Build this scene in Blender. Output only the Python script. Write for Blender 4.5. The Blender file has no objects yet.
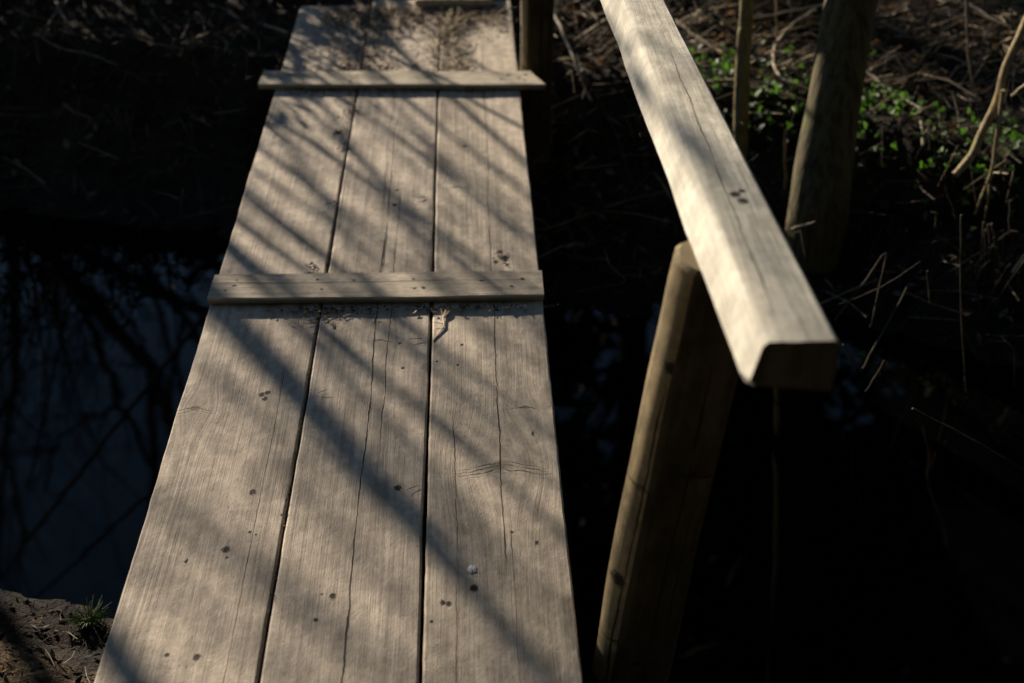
import bpy, bmesh, math, random
from mathutils import Vector, Matrix, noise as mn

random.seed(11)
R = math.radians
scn = bpy.context.scene
COL = scn.collection

# ------------------------------------------------------------------ basics
def tag(o, label=None, cat=None, group=None, kind=None):
    if label: o['label'] = label
    if cat: o['category'] = cat
    if group: o['group'] = group
    if kind: o['kind'] = kind
    return o

def link(name, verts, faces, mats, parent=None, mat_idx=None, smooth=True):
    me = bpy.data.meshes.new(name)
    me.from_pydata([tuple(v) for v in verts], [], faces)
    if not isinstance(mats, (list, tuple)): mats = [mats]
    for m in mats: me.materials.append(m)
    if mat_idx: me.polygons.foreach_set('material_index', mat_idx)
    me.polygons.foreach_set('use_smooth', [smooth] * len(me.polygons))
    me.update()
    if smooth: me.set_sharp_from_angle(angle=R(32))
    o = bpy.data.objects.new(name, me)
    COL.objects.link(o)
    if parent: o.parent = parent
    return o

def empty(name, loc=(0, 0, 0)):
    o = bpy.data.objects.new(name, None)
    o.empty_display_size = .1
    COL.objects.link(o); o.location = loc
    return o

class MB:
    def __init__(self): self.v = []; self.f = []; self.m = []
    def face(self, pts, mi=0):
        b = len(self.v); self.v += [Vector(p) for p in pts]
        self.f.append(tuple(range(b, b + len(pts)))); self.m.append(mi)
    def tube(self, pts, rad, sides=6, mi=0, cap=True):
        pts = [Vector(p) for p in pts]
        n = len(pts)
        if not isinstance(rad, (list, tuple)): rad = [rad] * n
        rings = []; ref = None
        for i, p in enumerate(pts):
            t = (pts[min(i + 1, n - 1)] - pts[max(i - 1, 0)])
            if t.length < 1e-9: t = Vector((0, 0, 1))
            t.normalize()
            if ref is None:
                ref = t.orthogonal().normalized()
            else:
                ref = ref - t * ref.dot(t)
                if ref.length < 1e-6: ref = t.orthogonal()
                ref.normalize()
            bi = t.cross(ref)
            b = len(self.v)
            for k in range(sides):
                a = 2 * math.pi * k / sides
                self.v.append(p + (ref * math.cos(a) + bi * math.sin(a)) * rad[i])
            rings.append(b)
        for a, b in zip(rings, rings[1:]):
            for k in range(sides):
                k2 = (k + 1) % sides
                self.f.append((a + k, a + k2, b + k2, b + k)); self.m.append(mi)
        if cap:
            self.f.append(tuple(reversed(range(rings[0], rings[0] + sides)))); self.m.append(mi)
            self.f.append(tuple(range(rings[-1], rings[-1] + sides))); self.m.append(mi)
    def loft(self, rings, mi=0, cap_mi=None):
        """rings: list of equally long closed loops of points"""
        n = len(rings[0]); bs = []
        for r in rings:
            bs.append(len(self.v)); self.v += [Vector(p) for p in r]
        for a, b in zip(bs, bs[1:]):
            for k in range(n):
                k2 = (k + 1) % n
                self.f.append((a + k, a + k2, b + k2, b + k)); self.m.append(mi)
        cm = mi if cap_mi is None else cap_mi
        for r, rev in ((rings[0], True), (rings[-1], False)):
            b = len(self.v); self.v += [Vector(p) for p in r]
            idx = tuple(range(b, b + n))
            self.f.append(tuple(reversed(idx)) if rev else idx); self.m.append(cm)
    def build(self, name, mats, parent=None, smooth=True):
        return link(name, self.v, self.f, mats, parent, self.m, smooth)

def fbm(x, y, z=0., o=4):
    s = 0; a = 1; f = 1
    for _ in range(o):
        s += a * mn.noise(Vector((x * f, y * f, z + 7.3 * f))); a *= .5; f *= 2.03
    return s

# ------------------------------------------------------------------ camera and sun
H = 1.45; PITCH = R(30.77); YAW = R(1.9); FPX = 1422.0
cd = bpy.data.cameras.new('camera'); cam = bpy.data.objects.new('camera', cd)
COL.objects.link(cam); scn.camera = cam
cam.location = (0, 0, H); cam.rotation_euler = (math.pi / 2 - PITCH, 0, -YAW)
cd.sensor_width = 36; cd.lens = 36 * FPX / 1024; cd.clip_end = 2000; cd.clip_start = .02
cd.dof.use_dof = True; cd.dof.focus_distance = 2.5; cd.dof.aperture_fstop = 3.1
CR = Matrix.Rotation(-YAW, 3, 'Z') @ Matrix.Rotation(math.pi / 2 - PITCH, 3, 'X')
CO = Vector((0, 0, H))

def ray(px, py):
    return (CR @ Vector(((px - 512) / FPX, -(py - 341.5) / FPX, -1))).normalized()
def at_z(px, py, z=0.):
    d = ray(px, py); return CO + d * ((z - H) / d.z)
def at_y(px, py, Y):
    d = ray(px, py); return CO + d * (Y / d.y)

EL = R(16.5); AZ = R(33)          # sun ahead, to the left of the bridge
S = Vector((-math.sin(AZ) * math.cos(EL), math.cos(AZ) * math.cos(EL), math.sin(EL)))
sl = bpy.data.lights.new('sun', 'SUN'); sun = bpy.data.objects.new('sun', sl); COL.objects.link(sun)
sl.energy = 5.0; sl.angle = R(.55); sl.color = (1, .86, .69)
sun.rotation_euler = S.to_track_quat('Z', 'Y').to_euler(); sun.location = (-3, 5, 6)

w = bpy.data.worlds.new('World'); scn.world = w; w.use_nodes = True
nt = w.node_tree; sky = nt.nodes.new('ShaderNodeTexSky'); sky.sky_type = 'NISHITA'
sky.sun_disc = False; sky.dust_density = 0; sky.ozone_density = 2; sky.sun_elevation = EL; sky.sun_rotation = -AZ
nt.links.new(sky.outputs[0], nt.nodes['Background'].inputs[0])
nt.nodes['Background'].inputs[1].default_value = .05
scn.view_settings.view_transform = 'Standard'; scn.view_settings.look = 'None'
scn.view_settings.exposure = 1.17; scn.view_settings.gamma = 1

# ------------------------------------------------------------------ materials
class NB:
    def __init__(self, name):
        self.mat = bpy.data.materials.new(name); self.mat.use_nodes = True
        self.nt = self.mat.node_tree; self.b = self.nt.nodes['Principled BSDF']
    def _in(self, sock, v):
        if v is None: return
        if isinstance(v, bpy.types.NodeSocket): self.nt.links.new(v, sock)
        else: sock.default_value = v
    def m(self, op, a, b=None, c=None, clamp=False):
        n = self.nt.nodes.new('ShaderNodeMath'); n.operation = op; n.use_clamp = clamp
        for i, v in enumerate((a, b, c)): self._in(n.inputs[i], v)
        return n.outputs[0]
    def coord(self):
        n = self.nt.nodes.new('ShaderNodeTexCoord'); s = self.nt.nodes.new('ShaderNodeSeparateXYZ')
        self.nt.links.new(n.outputs['Object'], s.inputs[0])
        return s.outputs[0], s.outputs[1], s.outputs[2], n.outputs['Object']
    def vec(self, x, y, z):
        n = self.nt.nodes.new('ShaderNodeCombineXYZ')
        for i, v in enumerate((x, y, z)): self._in(n.inputs[i], v)
        return n.outputs[0]
    def noise(self, v, scale=1., detail=4., rough=.55, dist=0.):
        n = self.nt.nodes.new('ShaderNodeTexNoise')
        self._in(n.inputs['Vector'], v); n.inputs['Scale'].default_value = scale
        n.inputs['Detail'].default_value = detail; n.inputs['Roughness'].default_value = rough
        n.inputs['Distortion'].default_value = dist
        return n.outputs[0]
    def ss(self, x, a, b):
        n = self.nt.nodes.new('ShaderNodeMapRange'); n.interpolation_type = 'SMOOTHSTEP'
        self._in(n.inputs[0], x); n.inputs[1].default_value = a; n.inputs[2].default_value = b
        n.inputs[3].default_value = 0; n.inputs[4].default_value = 1
        return n.outputs[0]
    def mix(self, f, a, b):
        n = self.nt.nodes.new('ShaderNodeMix'); n.data_type = 'RGBA'
        self._in(n.inputs[0], f)
        for s, v in ((n.inputs[6], a), (n.inputs[7], b)):
            if isinstance(v, bpy.types.NodeSocket): self.nt.links.new(v, s)
            else: s.default_value = (v[0], v[1], v[2], 1)
        return n.outputs[2]
    def bump(self, h, strength, dist, prev=None):
        n = self.nt.nodes.new('ShaderNodeBump'); n.inputs['Strength'].default_value = strength
        n.inputs['Distance'].default_value = dist; self._in(n.inputs['Height'], h)
        if prev: self.nt.links.new(prev, n.inputs['Normal'])
        return n.outputs[0]
    def out(self, col=None, rough=None, normal=None, spec=.25):
        self._in(self.b.inputs['Base Color'], col if not isinstance(col, tuple) else (*col, 1))
        self._in(self.b.inputs['Roughness'], rough); self._in(self.b.inputs['Normal'], normal)
        self.b.inputs['Specular IOR Level'].default_value = spec
        return self.mat

def wood(name, dark, light, seed=0., axis='Y', knots=(), cracks=(), spots=(), stain=.5, grain=1., ends=False):
    """grain runs along `axis`; knots (across, along, radius); cracks (across, width, wobble, from, to); spots (across, along, radius)"""
    n = NB(name); X, Y, Z, OB = n.coord()
    if axis == 'Y': u, v, t = X, Y, Z
    elif axis == 'Z': u, v, t = X, Z, Y
    else: u, v, t = Y, X, Z
    uw = u; kmask = None; kring = None
    for kx, ky, kr in knots:
        dx = n.m('SUBTRACT', u, kx); dy = n.m('SUBTRACT', v, ky)
        d2 = n.m('ADD', n.m('MULTIPLY', dx, dx), n.m('MULTIPLY', n.m('MULTIPLY', dy, dy), .35))
        g = n.m('EXPONENT', n.m('MULTIPLY', d2, -1 / (kr * kr * 5)))
        uw = n.m('SUBTRACT', uw, n.m('MULTIPLY', n.m('MULTIPLY', dx, g), .85))
        dd = n.m('SQRT', n.m('ADD', n.m('MULTIPLY', dx, dx), n.m('MULTIPLY', n.m('MULTIPLY', dy, dy), 1.6)))
        wob = n.m('MULTIPLY', n.m('SUBTRACT', n.noise(n.vec(u, v, seed), 60, 2), .5), kr * .9)
        core = n.m('SUBTRACT', 1, n.ss(n.m('ADD', dd, wob), kr * .25, kr * .8))
        # drawn-out checks to both sides of the knot, as in split spruce
        cy = n.m('ADD', n.m('SUBTRACT', dy, n.m('MULTIPLY', n.m('ABSOLUTE', dx), -.30)), n.m('MULTIPLY', n.m('SUBTRACT', n.noise(n.vec(u, v, seed + 3), 38, 4), .5), .022))
        strp = n.ss(n.m('SINE', n.m('MULTIPLY', cy, 620)), .25, .9)
        env = n.m('MULTIPLY', n.m('SUBTRACT', 1, n.ss(n.m('ABSOLUTE', cy), kr * .25, kr * .65)), n.m('SUBTRACT', 1, n.ss(n.m('ABSOLUTE', dx), kr * .9, kr * 2.9)))
        chk = n.m('MULTIPLY', strp, n.m('MULTIPLY', env, n.ss(n.noise(n.vec(u, n.m('MULTIPLY', v, 3), seed + 6), 28, 3), .30, .48)))
        core = n.m('MAXIMUM', n.m('MULTIPLY', core, .55), n.m('MULTIPLY', chk, .85))
        kmask = core if kmask is None else n.m('MAXIMUM', kmask, core)
    wav = n.m('MULTIPLY', n.m('SUBTRACT', n.noise(n.vec(n.m('MULTIPLY', u, 4), n.m('MULTIPLY', v, .7), seed), 1, 3), .5), .02)
    uw = n.m('ADD', uw, wav)
    g1 = n.noise(n.vec(n.m('MULTIPLY', uw, 75 * grain), n.m('MULTIPLY', v, 1.1), n.m('ADD', n.m('MULTIPLY', t, 60), seed)), 1, 5, .6)
    g2 = n.noise(n.vec(n.m('MULTIPLY', uw, 420 * grain), n.m('MULTIPLY', v, 7), n.m('ADD', n.m('MULTIPLY', t, 300), seed)), 1, 3, .6)
    ringf = n.noise(n.vec(n.m('MULTIPLY', uw, 13), n.m('MULTIPLY', v, .28), n.m('ADD', n.m('MULTIPLY', t, 8), seed + 9)), 1, 1.5, .4)
    ring = n.m('POWER', n.m('ABSOLUTE', n.m('SINE', n.m('MULTIPLY', ringf, 42))), 3)
    big = n.noise(n.vec(n.m('MULTIPLY', u, 11), n.m('MULTIPLY', v, 5), n.m('ADD', t, seed + 4)), 1, 5, .62)
    grit = n.noise(n.vec(u, v, n.m('ADD', t, seed)), 210, 4, .7)
    fac = n.m('ADD', n.m('MULTIPLY', n.ss(g1, .2, .8), .42), n.m('MULTIPLY', g2, .36))
    fac = n.m('SUBTRACT', fac, n.m('MULTIPLY', ring, .05), None, True)
    c = n.mix(fac, dark, light)
    fine = n.noise(n.vec(n.m('MULTIPLY', uw, 260 * grain), n.m('MULTIPLY', v, 3.2), n.m('ADD', n.m('MULTIPLY', t, 200), seed + 8)), 1, 2, .5)
    c = n.mix(n.m('MULTIPLY', n.ss(fine, .58, .70), .30), c, (dark[0] * .6, dark[1] * .58, dark[2] * .56))
    mot = n.noise(n.vec(n.m('MULTIPLY', u, 1.5), v, n.m('ADD', t, seed + 2)), 34, 5, .68)
    c = n.mix(n.m('MULTIPLY', n.ss(mot, .5, .68), .38), c, (dark[0] * .8, dark[1] * .78, dark[2] * .76))
    c = n.mix(n.m('MULTIPLY', n.ss(mot, .5, .36), .25), c, (light[0] * 1.1, light[1] * 1.1, light[2] * 1.1))
    sm = n.m('MULTIPLY', n.ss(big, .46, .72), stain)
    c = n.mix(sm, c, (dark[0] * .62, dark[1] * .62, dark[2] * .64))
    c = n.mix(n.m('MULTIPLY', n.ss(grit, .60, .72), .45), c, (dark[0] * .45, dark[1] * .42, dark[2] * .4))
    dent = None
    def addm(d, m): return m if d is None else n.m('MAXIMUM', d, m)
    for cx, cw, wobs, a, b in cracks:
        wob = n.m('ADD', n.m('MULTIPLY', n.m('SUBTRACT', n.noise(n.vec(cx * 9, v, seed), 2.6, 2), .5), wobs),
                  n.m('MULTIPLY', n.m('SUBTRACT', n.noise(n.vec(cx * 5, v, seed + 2), 38, 3), .5), .005))
        d = n.m('ABSOLUTE', n.m('SUBTRACT', n.m('SUBTRACT', u, cx), wob))
        wid = n.m('MULTIPLY', n.m('ADD', n.noise(n.vec(cx, v, seed + 5), 9, 3), -.24), cw * 4)
        m = n.m('SUBTRACT', 1, n.m('DIVIDE', d, n.m('MAXIMUM', wid, .0002)), None, True)
        m = n.m('MULTIPLY', n.ss(m, 0, .55), n.m('MULTIPLY', n.ss(v, a, a + .1), n.m('SUBTRACT', 1, n.ss(v, b - .1, b))))
        dent = addm(dent, m)
    for sx, sy, sr in spots:
        dx = n.m('SUBTRACT', u, sx); dy = n.m('SUBTRACT', v, sy)
        d = n.m('SQRT', n.m('ADD', n.m('MULTIPLY', dx, dx), n.m('MULTIPLY', n.m('MULTIPLY', dy, dy), .55)))
        d = n.m('ADD', d, n.m('MULTIPLY', n.m('SUBTRACT', n.noise(n.vec(u, v, seed), 240, 4, .7), .5), sr * 2.0))
        dent = addm(dent, n.m('SUBTRACT', 1, n.ss(d, sr * .55, sr)))
    if kmask is not None: c = n.mix(kmask, c, (dark[0] * .30, dark[1] * .25, dark[2] * .22))
    if dent is not None: c = n.mix(n.m('MULTIPLY', dent, .95), c, (.012, .010, .008))
    h = n.m('ADD', n.m('MULTIPLY', g1, .45), n.m('ADD', n.m('MULTIPLY', g2, .4), n.m('MULTIPLY', mot, .5)))
    h = n.m('SUBTRACT', h, n.m('MULTIPLY', ring, .10))
    h = n.m('ADD', h, n.m('MULTIPLY', big, .35))
    if kmask is not None: h = n.m('SUBTRACT', h, n.m('MULTIPLY', kmask, .5))
    nb = n.bump(h, .55, .0035)
    nb = n.bump(grit, .5, .0015, nb)
    if dent is not None: nb = n.bump(n.m('SUBTRACT', 1, dent), .9, .004, nb)
    return n.out(c, .86, nb, .18)

def bark(name, a, b, sc=1.):
    n = NB(name); X, Y, Z, OB = n.coord()
    g = n.noise(n.vec(n.m('MULTIPLY', X, 55 * sc), n.m('MULTIPLY', Y, 55 * sc), n.m('MULTIPLY', Z, 9 * sc)), 1, 5, .6)
    l = n.noise(OB, 9 * sc, 4, .6)
    c = n.mix(n.ss(g, .3, .7), a, b)
    c = n.mix(n.m('MULTIPLY', n.ss(l, .5, .68), .6), c, (b[0] * .75, b[1] * .95, b[2] * .6))
    return n.out(c, .9, n.bump(g, .6, .006), .15)

def plain(name, a, b, sc=40., rough=.8, spec=.2, trans=None):
    n = NB(name); X, Y, Z, OB = n.coord()
    c = n.mix(n.ss(n.noise(OB, sc, 3), .32, .68), a, b)
    m = n.out(c, rough, None, spec)
    if trans:
        tr = n.nt.nodes.new('ShaderNodeBsdfTranslucent'); mx = n.nt.nodes.new('ShaderNodeMixShader')
        tr.inputs[0].default_value = (*trans, 1); mx.inputs[0].default_value = .42
        n.nt.links.new(n.b.outputs[0], mx.inputs[1]); n.nt.links.new(tr.outputs[0], mx.inputs[2])
        n.nt.links.new(mx.outputs[0], n.nt.nodes['Material Output'].inputs[0])
    return m

def soil_mat():
    n = NB('bank_soil'); X, Y, Z, OB = n.coord()
    a = n.noise(OB, 5, 6, .65); b = n.noise(OB, 45, 5, .7); c2 = n.noise(OB, 170, 3, .6)
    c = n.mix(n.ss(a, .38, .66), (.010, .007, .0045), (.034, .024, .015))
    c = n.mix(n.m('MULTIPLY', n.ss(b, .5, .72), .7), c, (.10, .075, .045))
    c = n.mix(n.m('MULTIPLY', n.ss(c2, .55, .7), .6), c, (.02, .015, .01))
    # wet mud by the water line
    wet = n.m('SUBTRACT', 1, n.ss(n.m('ADD', Z, n.m('MULTIPLY', a, .2)), -.44, -.20))
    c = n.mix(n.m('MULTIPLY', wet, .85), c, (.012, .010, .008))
    dry = n.m('MULTIPLY', n.m('SUBTRACT', 1, n.ss(Y, 2.3, 2.6)), n.ss(n.m('ADD', Z, n.m('MULTIPLY', n.m('SUBTRACT', a, .5), .12)), -.405, -.345))
    c = n.mix(dry, c, n.mix(n.ss(b, .36, .62), (.07, .046, .024), (.31, .22, .12)))
    h = n.m('ADD', n.m('MULTIPLY', b, .7), n.m('MULTIPLY', c2, .3))
    return n.out(c, .92, n.bump(h, 1., .05), .15)

def water_mat():
    n = NB('stream_water'); X, Y, Z, OB = n.coord()
    r = n.noise(n.vec(n.m('MULTIPLY', X, 2.2), n.m('MULTIPLY', Y, 3), 0), 1, 3, .5)
    r2 = n.noise(OB, 14, 2, .5)
    h = n.m('ADD', r, n.m('MULTIPLY', r2, .12))
    m = n.out((.0006, .0008, .0008), .02, n.bump(h, .022, .02), .16)
    n.b.inputs['IOR'].default_value = 1.33
    return m

# ------------------------------------------------------------------ ground and water
WZ = -.46
PTS_TOP = [(-30, 4.9), (-3, 4.75), (-1.4, 4.58), (-.6, 4.42), (.1, 4.3), (.45, 4.16), (.78, 4.06), (1.05, 3.9), (1.3, 3.66), (1.7, 3.4), (2.4, 3.15), (5, 3.05), (30, 3.2)]
PTS_WAT = [(-30, 4.1), (-3, 4.05), (-1.4, 4.02), (-.6, 3.85), (-.1, 3.45), (.45, 3.3), (.9, 3.15), (1.3, 2.95), (1.7, 2.8), (2.4, 2.6), (5, 2.5), (30, 2.6)]
PTS_NT = [(-30, 2.0), (-2, 1.95), (-.95, 1.99), (-.84, 1.92), (-.76, 1.93), (-.67, 1.90), (-.60, 1.85), (-.45, 1.5), (-.2, .9), (.3, .8), (.8, 1.1), (1.6, 1.3), (30, 1.5)]
def interp(tb, x):
    if x <= tb[0][0]: return tb[0][1]
    for (a, b), (c, d) in zip(tb, tb[1:]):
        if x <= c:
            t = (x - a) / (c - a); t = t * t * (3 - 2 * t) if c - a > 1.5 else t
            return b + (d - b) * t
    return tb[-1][1]
def sstep(t):
    t = max(0., min(1., t)); return t * t * (3 - 2 * t)
def ground_z(x, y):
    jag = .05 * fbm(x * 2.2, 3.1, 0, 3) + .025 * fbm(x * 9, 8.7, 0, 2)
    yt = interp(PTS_TOP, x) + jag; yw = interp(PTS_WAT, x) + jag
    nt_ = interp(PTS_NT, x) + jag * .7
    rough = .030 * fbm(x * 1.7, y * 1.7, 0, 3) + .020 * fbm(x * 8, y * 8, 2., 3)
    bed = -.95
    t = (y - yw) / (yt - yw)
    if t > 1: far = -.09 + .09 * sstep((y - yt) / 1.2) + .25 * sstep((y - 8) / 30)
    elif t > 0: far = WZ + (-.09 - WZ) * (t ** 2.0)
    else: far = WZ + max(-.5, t * 1.6)
    nt_ += .025 * fbm(x * 5, 2.2, 1, 3) if x < -.4 else 0
    tn = (nt_ + .30 - y) / .30
    low = .04 * sstep((x + .98) / .36)
    if tn > 1: near = -.335 - low + .25 * sstep((nt_ - y) / 1.6)
    elif tn > 0: near = WZ + (-.335 - low - WZ) * tn
    else: near = WZ + max(-.5, tn * 1.6)
    z = max(far, near, bed)
    k = 1 if z > WZ - .02 else .4
    if y < 2.4 and x < -.4 and z > -.45: rough = rough * .45 + .014 * fbm(x * 13, y * 13, 5, 4)
    return z + rough * k - (.05 if abs(x + .2) < .45 and y < .9 else 0)

def axis_pts(lo, hi, step, ext):
    a = []; v = lo
    while v < hi: a.append(v); v += step
    a.append(hi); s = step; v = hi; w0 = lo; up = []; dn = []
    while v < ext: s *= 1.32; v += s; up.append(v)
    s = step
    while w0 > -ext: s *= 1.32; w0 -= s; dn.append(w0)
    return list(reversed(dn)) + a + up
gx = axis_pts(-2.2, 2.6, .022, 300); gy = axis_pts(.9, 5.6, .022, 300)
gv = [(x, y, ground_z(x, y) if abs(x) < 120 and -60 < y < 150 else .1) for y in gy for x in gx]
nx = len(gx)
gf = [(j * nx + i, j * nx + i + 1, (j + 1) * nx + i + 1, (j + 1) * nx + i) for j in range(len(gy) - 1) for i in range(nx - 1)]
SOIL = soil_mat()
tag(link('ground', gv, gf, SOIL), 'bare brown earth banks and litter covered ground on both sides of the stream', 'ground', kind='structure')
tag(link('water', [(-110, .2, WZ), (110, .2, WZ), (110, 5.2, WZ), (-110, 5.2, WZ)], [(0, 1, 2, 3)], water_mat()),
    'dark still stream water mirroring the sky and bare branches', 'water', kind='structure')

def at_ground(px, py, lift=0.):
    d = ray(px, py); t = 1.2
    for _ in range(900):
        p = CO + d * t
        if p.z <= max(ground_z(p.x, p.y), WZ) + lift: return p
        t += .006
    return CO + d * t

# ------------------------------------------------------------------ the footbridge
W_D = (.22, .19, .155); W_L = (.69, .585, .465)
bridge = empty('footbridge', (0, 2, 0))
tag(bridge, 'narrow grey plank footbridge with raised cross strips and one handrail across the dark stream', 'footbridge')
bridge.location = (0, 0, 0)

def loft_beam(x0, x1, y0, y1, z0, z1, seed, step=.02, edge=.003, cup=.0, r=.006):
    """a sawn board running along Y with worn edges"""
    n = max(2, int((y1 - y0) / step)); rings = []
    for i in range(n + 1):
        y = y0 + (y1 - y0) * i / n
        eL = edge * fbm(y * 3, seed, 0, 4) + edge * .5 * fbm(y * 25, seed + 3, 0, 2); eR = edge * fbm(y * 3, seed + 11, 0, 4) + edge * .5 * fbm(y * 25, seed + 17, 0, 2)
        a, b = x0 + eL, x1 + eR; loop = []
        m = 10
        loop += [(a, z0), (b, z0), (b, z1 - r), (b - r * .3, z1 - r * .3)]
        for k in range(m + 1):
            u = 1 - k / m; x = a + r + (b - a - 2 * r) * u
            loop.append((x, z1 + cup * (4 * (u - .5) ** 2 - .4) + .0012 * fbm(x * 20, y * 5, seed, 2)))
        loop += [(a + r * .3, z1 - r * .3), (a, z1 - r)]
        e = 0
        if i in (0, n): e = .002 * (1 if i == 0 else -1)
        rings.append([(x, y + e + .004 * fbm(x * 30, seed, i * .0, 2) * (1 if i in (0, n) else 0), z) for x, z in loop])
    mb = MB(); mb.loft(list(reversed(rings))); return mb

def dk(px, py): p = at_z(px, py, 0); return (p.x, p.y)
def sp(px, py, r): return (*dk(px, py), r)
planks = [
    (-.544, -.3135, 3.1, wood('weathered_plank_pale', W_D, W_L, 1.3, knots=[(*dk(196, 409), .018)],
        cracks=[(-.36, .0006, .01, .8, 2.4), (-.415, .0008, .02, 3.9, 4.6)],
        spots=[sp(253, 492, .0065), sp(226, 549, .007), sp(227, 557, .003), sp(262, 395, .006), sp(268, 393, .006), sp(265, 399, .006), sp(197, 657, .006), sp(167, 655, .004), sp(250, 532, .003), sp(256, 535, .002),
               sp(338, 133, .010)], stain=.55)),
    (-.3085, -.084, 7.7, wood('weathered_plank_split', (.22, .19, .155), (.68, .58, .465), 5.1, knots=[(*dk(380, 340), .012)],
        cracks=[(-.193, .0016, .03, .2, 3.0), (-.166, .0010, .02, 2.0, 3.2), (-.205, .0008, .03, 2.9, 3.9), (-.19, .0012, .025, 2.6, 3.7)],
        spots=[sp(398, 488, .007), sp(333, 596, .006), sp(322, 594, .002), sp(316, 620, .004), sp(395, 205, .007), sp(397, 190, .006), sp(403, 368, .004), sp(400, 343, .004)], stain=.5)),
    (-.079, .150, 12.2, wood('weathered_plank_knotty', (.235, .20, .155), (.72, .615, .49), 9.4, knots=[(*dk(503, 466), .034), (*dk(526, 408), .013), (*dk(456, 187), .014)],
        cracks=[(.048, .0011, .018, 1.7, 4.2), (-.03, .0006, .02, 1.4, 2.2), (.06, .0006, .02, .9, 1.9)],
        spots=[sp(474, 588, .0075), sp(443, 603, .005), sp(449, 604, .005), sp(432, 622, .003), sp(512, 532, .003), sp(537, 543, .004), sp(465, 146, .006), sp(500, 252, .008), sp(506, 258, .009), sp(496, 262, .007), sp(462, 345, .004), sp(458, 365, .003), sp(437, 362, .003)], stain=.5)),
]
YF = [4.62, 4.68, 4.66]
for (a, b, sd, m), yf in zip(planks, YF):
    mb = loft_beam(a, b, -.7, yf, -.045, 0., sd, edge=.0017, cup=.0016, r=.0035)
    o = mb.build('plank', m, bridge)
    tag(o, {3.1: 'left plank with a dark knot hole', 7.7: 'middle plank split by long cracks', 12.2: 'right plank with a whorled knot'}[sd])

IRON = plain('rusty_iron', (.05, .035, .025), (.10, .07, .05), 200, .7, .4)
CLW = wood('weathered_cleat', (.22, .195, .155), (.64, .545, .43), 3.7, axis='X', stain=.5,
           cracks=[(.012, .0011, .012, -.45, .5)], spots=[(.0, -.3, .005), (.01, .22, .005), (-.02, .08, .004), (.02, -.05, .004)])
CLW2 = wood('weathered_cleat_far', (.24, .205, .15), (.64, .565, .44), 8.2, axis='X', stain=.5,
           cracks=[(.0, .0008, .015, -.5, .3)], spots=[(-.015, .28, .006), (.02, .30, .007), (.0, .33, .006), (.02, -.33, .005)])
def cleat(xa, ya, xb, yb, wid, th, mat, seed, skew=0.):
    """a batten across the deck; built along X in its own coordinates"""
    L = math.hypot(xb - xa, yb - ya); n = 60; rings = []
    for i in range(n + 1):
        s = -L / 2 + L * i / n
        e1 = .003 * fbm(s * 4, seed, 0, 3); e2 = .003 * fbm(s * 4, seed + 5, 0, 3); r = .003
        sk = skew * (i / n) ** 6
        f, b = -wid / 2 + e1, wid / 2 + e2
        lp = [(f + .009, .002), (f, th - r)]
        lp += [(f + r + (b - f - 2 * r) * k / 6, th + .0012 * fbm(s * 6, k * .7, seed, 2)) for k in range(7)]
        lp += [(b, th - r), (b, .002)]
        rings.append([(s - sk * (y + wid / 2) / wid, y, z) for y, z in lp])
    mb = MB(); mb.loft(rings)
    o = mb.build('cleat', mat, bridge)
    o.location = ((xa + xb) / 2, (ya + yb) / 2, 0); o.rotation_euler.z = math.atan2(yb - ya, xb - xa)
    for s in (-.38, -.14, .11, .36):
        for yy in (-.02, .025):
            nb = MB(); c = Vector((s * L / .8 * .95 + random.uniform(-.02, .02), yy + random.uniform(-.008, .008), th - .002))
            nb.tube([c, c + Vector((0, 0, .0032))], [.0042, .0035], 8); nb.build('nail', IRON, o)
    return o
tag(cleat(-.546, 2.65, .153, 2.645, .112, .019, CLW, 2.), 'nearer cross strip, grey with a long crack')
tag(cleat(-.588, 3.90, .225, 3.868, .112, .020, CLW2, 6., .045), 'further cross strip overhanging the planks')

# beams under the planks
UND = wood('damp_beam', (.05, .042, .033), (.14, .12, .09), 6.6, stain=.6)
for xx in (-.42, .03):
    loft_beam(xx - .05, xx + .05, -.7, 4.7, -.19, -.047, xx * 9, step=.2).build('beam', UND, bridge)

# posts
POST = wood('round_post_wood', (.09, .066, .032), (.40, .31, .175), 4.4, axis='Z', stain=.95, grain=.8, cracks=[(-.043, .0012, .015, .7, 1.5), (.0, .0014, .02, .4, 1.6)], knots=[(-.045, 1.30, .013), (-.035, 1.02, .011)], spots=[(-.05, 1.13, .010), (-.04, 1.5, .008), (-.055, .92, .009)])
def end_grain():
    n = NB('post_end_grain'); X, Y, Z, OB = n.coord()
    d = n.m('SQRT', n.m('ADD', n.m('MULTIPLY', X, X), n.m('MULTIPLY', Y, Y)))
    d = n.m('ADD', d, n.m('MULTIPLY', n.noise(OB, 30, 3), .012))
    s = n.m('ABSOLUTE', n.m('SINE', n.m('MULTIPLY', d, 700)))
    c = n.mix(n.m('POWER', s, 2), (.33, .27, .17), (.16, .12, .07))
    return n.out(c, .9, n.bump(s, .3, .001), .15)
ENDG = end_grain()
SHADE_SIDE = wood('shade_side_wood', (.020, .016, .009), (.085, .068, .040), 8.8, axis='Z', stain=.8, grain=.8, knots=[(.022, 1.33, .015), (.0, .98, .012)], cracks=[(.012, .0014, .02, .6, 1.55), (.03, .001, .02, .9, 1.3)])  # dark wood colour standing in for shade on the post's unlit side
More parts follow.
